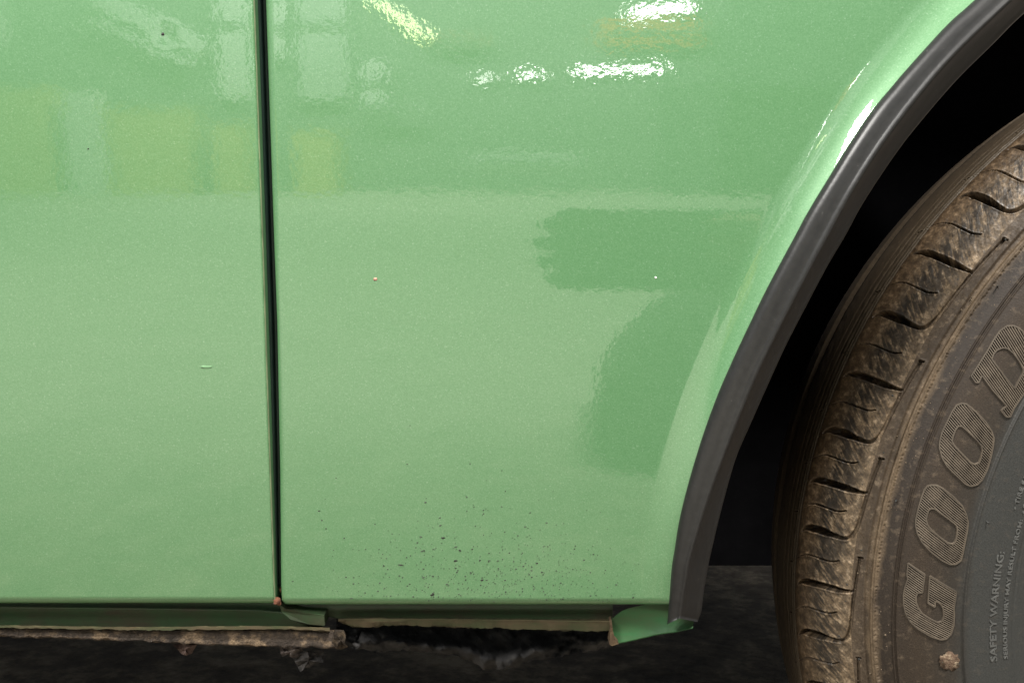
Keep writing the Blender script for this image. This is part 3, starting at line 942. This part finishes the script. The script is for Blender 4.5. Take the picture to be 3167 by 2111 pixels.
h = relief(TH, SS)
P = tp(TH[:, None], SS[None, :], h) - np.array([0, .37, 0])
nT, nS = len(TH), len(SS)
UV = np.stack(np.broadcast_arrays((TH * DEG / 1000)[:, None], (SS / 1000)[None, :]), -1).reshape(-1, 2)
FA = grid_faces(nT, nS)
tc = np.repeat((TH[:-1] + TH[1:]) / 2, nS - 1); sc = np.tile((SS[:-1] + SS[1:]) / 2, nT - 1)
off = np.interp(sc, [114, 117, 122, 130, 137.5, 142.3, 144.5], [-.1, -.05, 0, 0, .05, .3, .75])
blk = np.searchsorted(np.array([g[0] for g in GRV]), tc - off)
inb = (sc > 115.4) & (sc < 147.0)
PV = P.reshape(-1, 3)


def sub(name, mask, mat, parent):
    f = FA[mask]; u, inv = np.unique(f, return_inverse=True)
    return mesh(name, PV[u], inv.reshape(f.shape), mat, parent, True, UV[u])


# rest of the tyre ring, out of the picture
TR = np.r_[np.arange(196.96, 476.0, 1.0), 476.0]
S2 = SS[::4]; S2 = np.r_[S2, SS[-1]] if S2[-1] != SS[-1] else S2
h2 = relief(TR, S2, False); P2 = tp(TR[:, None], S2[None, :], h2) - np.array([0, .37, 0])
f1 = FA[~inb]; u1, i1 = np.unique(f1, return_inverse=True)
V = np.concatenate([PV[u1], P2.reshape(-1, 3)]); Fq = np.concatenate([i1.reshape(f1.shape), grid_faces(len(TR), len(S2)) + len(u1)])
UV2 = np.stack(np.broadcast_arrays((TR * DEG / 1000)[:, None], (S2 / 1000)[None, :]), -1).reshape(-1, 2)
tyre = mesh('tyre', V, Fq, RUB, car, True, np.concatenate([UV[u1], UV2]))
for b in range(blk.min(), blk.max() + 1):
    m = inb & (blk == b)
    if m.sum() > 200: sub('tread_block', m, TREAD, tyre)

# vent nubs
nub_me = None
NUBS = [(159.23, 117.68, .75), (163.36, 121.28, .75), (164.94, 112.18, .7), (168.68, 117.52, .75), (170.29, 118.19, .75), (173.61, 121.36, .75), (175.34, 112.38, .75), (165.54, 132.7, .45), (168.79, 133.0, .4), (170.58, 133, .45),
        (173.79, 132.9, .4), (175.63, 132.6, .4), (179.26, 117.6, .75), (181.0, 117.9, .75), (184.87, 121.4, .75), (187.1, 112.3, .7), (157.5, 118.1, .7), (151.1, 121.3, .75), (153.6, 112.3, .75), (146.2, 118, .7), (143.9, 118, .7),
        (137.2, 121.3, .7), (140.6, 112.3, .7), (179.0, 133, .4), (181.1, 133, .4), (184.4, 133, .4), (157.3, 133, .45), (159.6, 133, .4), (163.4, 133, .4), (151.2, 133, .4), (153.0, 133, .4), (190.0, 117.6, .7)]
for t, s, rr in NUBS:
    bm = bmesh.new()
    bmesh.ops.create_uvsphere(bm, u_segments=10, v_segments=6, radius=rr / 1000)
    c = tp(t, s, .25 + float(0)); 
    bmesh.ops.translate(bm, verts=bm.verts[:], vec=Vector(c) - CAR_T)
    bm_obj('vent_nub', bm, SPECK if rr < .3 else RUB, tyre, True)
# grit and clay crumbs caught along the shoulder channel
bm = bmesh.new(); rr = random.Random(9)
for _ in range(420):
    t = rr.uniform(120, 192); s_ = rr.choice((rr.gauss(105, .5), rr.gauss(111, 1.6), rr.gauss(113, 3), rr.gauss(100, 4)))
    if not 96 < s_ < 124: continue
    g_ = rr.uniform(.12, .34) * (1 if rr.random() < .93 else 1.7)
    c = Vector(tp(t, s_, .25 if s_ > 104 else .0)) - CAR_T
    q = bmesh.ops.create_icosphere(bm, subdivisions=1, radius=g_ / 1000)
    for v in q['verts']: v.co = Vector([x * rr.uniform(.7, 1.35) for x in v.co]) + c
o = bm_obj('grit_crumbs', bm, make_mud('pale_clay', (.12, .085, .055, 1), (.24, .18, .12, 1), (.42, .34, .25, 1), 400), tyre, True); o['kind'] = 'stuff'
# vent hairs on the sidewall
for px, py in ((2772, 1545), (3046, 1608), (3085, 885)):
    t, s = px_tyre(px, py); a = Vector(tp(t, s, 0)) - CAR_T; b = Vector(tp(t + .1, s - .5, 2.6)) - CAR_T
    bm = bmesh.new(); bmesh.ops.create_cone(bm, segments=6, radius1=.00045, radius2=.0003, depth=(b - a).length, cap_ends=True)
    q = (b - a).to_track_quat('Z', 'Y').to_matrix().to_4x4(); q.translation = (a + b) / 2; bm.transform(q)
    bm_obj('vent_hair', bm, RUB, tyre, True)

# ---- raised lettering on the sidewall
RL = 255.0
DL = math.pi / 180 * RL


def plane(pts, f):                                                     # traced points -> flat letter plane (mm round, mm across)
    out = []
    for p in pts:
        t, s = px_tyre(*f(*p)); out.append((t * DL, s))
    return np.array(out)


SB = np.linspace(PS[0], 112, 400); HB = relief(np.array([150.0, 150.1]), SB, False)[0]


def on_tyre(Q, hh):
    Q = np.asarray(Q, float)
    return tp(Q[..., 0] / DL, Q[..., 1], hh + np.interp(Q[..., 1], SB, HB)) - np.array([0, .37, 0])


def ridge(V, F, Q, w, hgt, closed=False):
    """trapezoid ridge along a polyline in the letter plane"""
    Q = np.asarray(Q, float); n = len(Q)
    d = (np.roll(Q, -1, 0) - np.roll(Q, 1, 0)) if closed else np.gradient(Q, axis=0)
    d /= np.linalg.norm(d, axis=1)[:, None] + 1e-9; nn = np.stack([-d[:, 1], d[:, 0]], 1)
    b = len(V); k = 4
    for q, m in zip(Q, nn):
        for o, hh in ((-.5, -.15), (-.28, hgt), (.28, hgt), (.5, -.15)):
            V.append(on_tyre(q + m * o * w, hh))
    for i in range(n if closed else n - 1):
        j = (i + 1) % n
        for c in range(3): F.append((b + i * k + c, b + j * k + c, b + j * k + c + 1, b + i * k + c + 1))
    if not closed:
        F.append((b, b + 1, b + 2, b + 3)); e = b + (n - 1) * k; F.append((e + 3, e + 2, e + 1, e))


K = 2352 / 900
z5 = lambda a, b: (2267 + a / K, 1200 + b / K)
z6 = lambda a, b: (2267 + a / K, 1511 + b / K)
zA = lambda a, b: (2700 + a / 2.85, 850 + b / 2.85)
LET = [
    ('G', z6, [[(1415, 600), (1550, 690), (1530, 835), (1490, 838), (1478, 870), (1480, 915), (1497, 962), (1532, 1010), (1600, 1053), (1650, 1078), (1685, 1068), (1700, 1030), (1699, 970), (1680, 930), (1652, 908), (1634, 905), (1630, 952), (1575, 920), (1590, 700), (1803, 830), (1793, 900), (1782, 960), (1786, 1020), (1780, 1100),
                (1760, 1170), (1722, 1208), (1680, 1215), (1600, 1190), (1500, 1130), (1430, 1068), (1395, 1000), (1380, 930), (1378, 850), (1393, 780), (1413, 725), (1406, 690)]]),
    ('O', z5, [[(1600, 782), (1650, 785), (1700, 812), (1780, 875), (1850, 948), (1885, 1020), (1897, 1080), (1890, 1150), (1870, 1250), (1855, 1330), (1838, 1390), (1800, 1418), (1750, 1420), (1690, 1390), (1600, 1320), (1530, 1245), (1490, 1170), (1475, 1100), (1480, 1040), (1500, 960), (1520, 890), (1545, 820), (1570, 790)],
               [(1600, 970), (1630, 972), (1680, 1010), (1750, 1060), (1803, 1103), (1812, 1140), (1802, 1210), (1790, 1245), (1770, 1257), (1735, 1248), (1680, 1210), (1610, 1150), (1575, 1110), (1560, 1060), (1570, 1015), (1582, 982)]]),
    ('O', z5, [[(1850, 122), (1890, 130), (1960, 190), (2040, 270), (2085, 340), (2105, 400), (2100, 460), (2080, 560), (2050, 660), (2010, 740), (1970, 778), (1920, 790), (1880, 775), (1800, 700), (1730, 630), (1690, 560), (1668, 480), (1670, 430), (1690, 350), (1730, 270), (1770, 190), (1805, 138)],
               [(1820, 305), (1850, 306), (1900, 350), (1970, 420), (2005, 465), (2012, 500), (2000, 560), (1985, 600), (1950, 615), (1920, 600), (1850, 530), (1790, 465), (1770, 430), (1775, 395), (1795, 340)]]),
    ('D', zA, [[(865, 890), (905, 948), (930, 948), (960, 885), (1050, 1010), (1120, 1090), (1175, 1150), (1125, 1195), (1170, 1250), (1205, 1250), (1240, 1170), (1331, 1040), (1390, 950), (1430, 880), (1450, 800), (1440, 720), (1400, 620), (1331, 510), (1290, 472), (1240, 448), (1180, 450), (1120, 490), (1070, 560), (1000, 680), (930, 790)],
               [(1045, 740), (1060, 700), (1090, 662), (1140, 642), (1185, 648), (1235, 690), (1290, 765), (1320, 830), (1315, 870), (1245, 1000), (1180, 920), (1110, 830)]]),
]
qa = plane([(1390, 1000), (1700, 1202)], z6); qb = plane([(1560, 800), (1890, 1060)], z5)
hd = (qa[1] - qa[0]) / np.linalg.norm(qa[1] - qa[0]) + (qb[1] - qb[0]) / np.linalg.norm(qb[1] - qb[0]); hd /= np.linalg.norm(hd)
hn = np.array([-hd[1], hd[0]])
for nm, f, polys in LET:
    V, F, dark = [], [], []; PL = [plane(p, f) for p in polys]
    for Q in PL:
        cl = np.concatenate([Q, Q[:1]]); L = np.r_[0, np.cumsum(np.hypot(*np.diff(cl, axis=0).T))]
        t = np.arange(0, L[-1], .7); ridge(V, F, np.stack([np.interp(t, L, cl[:, 0]), np.interp(t, L, cl[:, 1])], 1), 1.0, .7, True)
    nout = len(F)
    allq = np.concatenate(PL); lo, hi = (allq @ hn).min(), (allq @ hn).max()
    for c in np.arange(lo + .8, hi - .4, .98):
        xs = []
        for Q in PL:
            for a, b in zip(Q, np.roll(Q, -1, 0)):
                da, db = a @ hn - c, b @ hn - c
                if da * db < 0: xs.append(((a + (b - a) * da / (da - db)) @ hd))
        xs.sort()
        for a, b in zip(xs[::2], xs[1::2]):
            if b - a > 1.0:
                q0, q1 = hd * (a + .35) + hn * c, hd * (b - .35) + hn * c
                ridge(V, F, [q0, (q0 * 2 + q1) / 3, (q0 + q1 * 2) / 3, q1], .52, .62)
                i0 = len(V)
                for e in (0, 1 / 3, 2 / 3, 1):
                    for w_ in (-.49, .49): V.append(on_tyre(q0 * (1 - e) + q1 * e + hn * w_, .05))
                for e in range(3): dark.append(len(F)); F.append((i0 + 2 * e, i0 + 2 * e + 1, i0 + 2 * e + 3, i0 + 2 * e + 2))  # flat dark strips: shade between the ridges put into colour
    o = mesh('letter', V, F, LETM, tyre, False); o.data.materials.append(GAPSHADE); o.data.materials.append(OUTM)
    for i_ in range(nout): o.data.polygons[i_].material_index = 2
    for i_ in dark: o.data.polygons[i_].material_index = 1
    o['label'] = 'raised hatched letter ' + nm


def lettering(name, txt, th0, s0, cap, span):
    """small raised capitals running up the sidewall, tops outward"""
    cu = bpy.data.curves.new(name, 'FONT'); cu.body = txt; cu.size = 1.0; cu.extrude = .5; cu.resolution_u = 2; cu.offset = .012
    to = bpy.data.objects.new(name, cu); COL.objects.link(to)
    me = bpy.data.meshes.new_from_object(to.evaluated_get(bpy.context.evaluated_depsgraph_get()))
    COL.objects.unlink(to); bpy.data.objects.remove(to)
    co = np.empty(len(me.vertices) * 3); me.vertices.foreach_get('co', co); co = co.reshape(-1, 3)
    sx = span / co[:, 0].max(); sy = cap / .69
    th = th0 - co[:, 0] * sx / 228 * 180 / math.pi; s = s0 + co[:, 1] * sy
    hh = np.where(co[:, 2] > 0, .42, -.1) + np.interp(s, SB, HB)
    me.vertices.foreach_set('co', (tp(th, s, hh) - np.array([0, .37, 0])).astype(np.float32).ravel())
    uv = me.uv_layers.new(name='UVMap'); vi = np.empty(len(me.loops), dtype=np.int32); me.loops.foreach_get('vertex_index', vi)
    uv.data.foreach_set('uv', np.stack([th[vi] * DEG / 1000, s[vi] / 1000], 1).astype(np.float32).ravel())
    me.update(); me.materials.clear(); me.materials.append(TEXTM)
    o = link(bpy.data.objects.new(name, me), tyre); o['label'] = 'raised lettering reading ' + txt
    return o


t1, s1 = px_tyre(*z6(2122, 1382)); t2, s2 = px_tyre(*z6(2200, 505))
lettering('lettering', 'SAFETY WARNING:', t1, s1, 3.3, (t1 - t2) * math.pi / 180 * 228)
t1, s1 = px_tyre(*z6(2207, 1362)); t2, s2 = px_tyre(*z6(2350, 250))
lettering('lettering', 'SERIOUS INJURY MAY RESULT FROM:', t1, s1, 2.0, (t1 - t2) * math.pi / 180 * 228)
t3, s3 = px_tyre(*z6(2275, 165))
lettering('lettering', '\u2022 TIRE FAILURE', t3, s3 - .2, 2.0, 30)
t3, s3 = px_tyre(*z6(2335, 195))
lettering('lettering', '\u2022 EXPLOSION', t3, s1, 2.0, 26)
# fine radial serration next to the rim
V, F = [], []
for t in np.arange(176.0, 196.0, .285):
    for s_a, s_b in ((32.3, 36.8),):
        b = len(V)
        for s_, hh in ((s_a, .0), (s_a + .3, .55), (s_b - .3, .55), (s_b, 0)):
            for o_ in (-.07, .0, .07): V.append(tp(t + o_, s_, hh if o_ == 0 else -.1) - np.array([0, .37, 0]))
        for q in range(3):
            for e in range(2): a = b + q * 3 + e; F.append((a, a + 1, a + 4, a + 3))
for t in np.arange(150.0, 176.0, .285):
    b = len(V)
    for s_, hh in ((32.3, .0), (32.6, .55), (36.5, .55), (36.8, 0)):
        for o_ in (-.07, .0, .07): V.append(tp(t + o_, s_, hh if o_ == 0 else -.1) - np.array([0, .37, 0]))
    for q in range(3):
        for e in range(2): a = b + q * 3 + e; F.append((a, a + 1, a + 4, a + 3))
o = mesh('rim_serration', V, F, RUB, tyre, False, [(0.5, .034)] * len(V)); o['kind'] = 'stuff'
# dried clay stuck on the sidewall
t, s = px_tyre(*z6(1755, 1390)); bm = bmesh.new(); bmesh.ops.create_icosphere(bm, subdivisions=3, radius=1); rr = random.Random(4)
c = Vector(tp(t, s, .1)) - CAR_T
for v in bm.verts:
    k = 1 + rr.uniform(-.22, .22); v.co = Vector((v.co.x * .0050 * k, v.co.y * .0006 * k, v.co.z * .0046 * k)) + c
bm_obj('clay_lump', bm, make_mud('dry_clay', (.07, .040, .025, 1), (.15, .096, .06, 1), (.36, .28, .19, 1), 300), tyre, True)
# wheel disc, out of the picture
rim_r = [(.178, .017), (.172, .010), (.166, .014), (.160, .030), (.150, .040), (.10, .030), (.06, .020), (.0, .020)]
tR = np.linspace(0, 2 * math.pi, 97)
grid('rim', loc([[(WX + r_ * math.cos(a), WY + y_, WZ + r_ * math.sin(a)) for r_, y_ in rim_r] for a in tR]), STEEL, car)
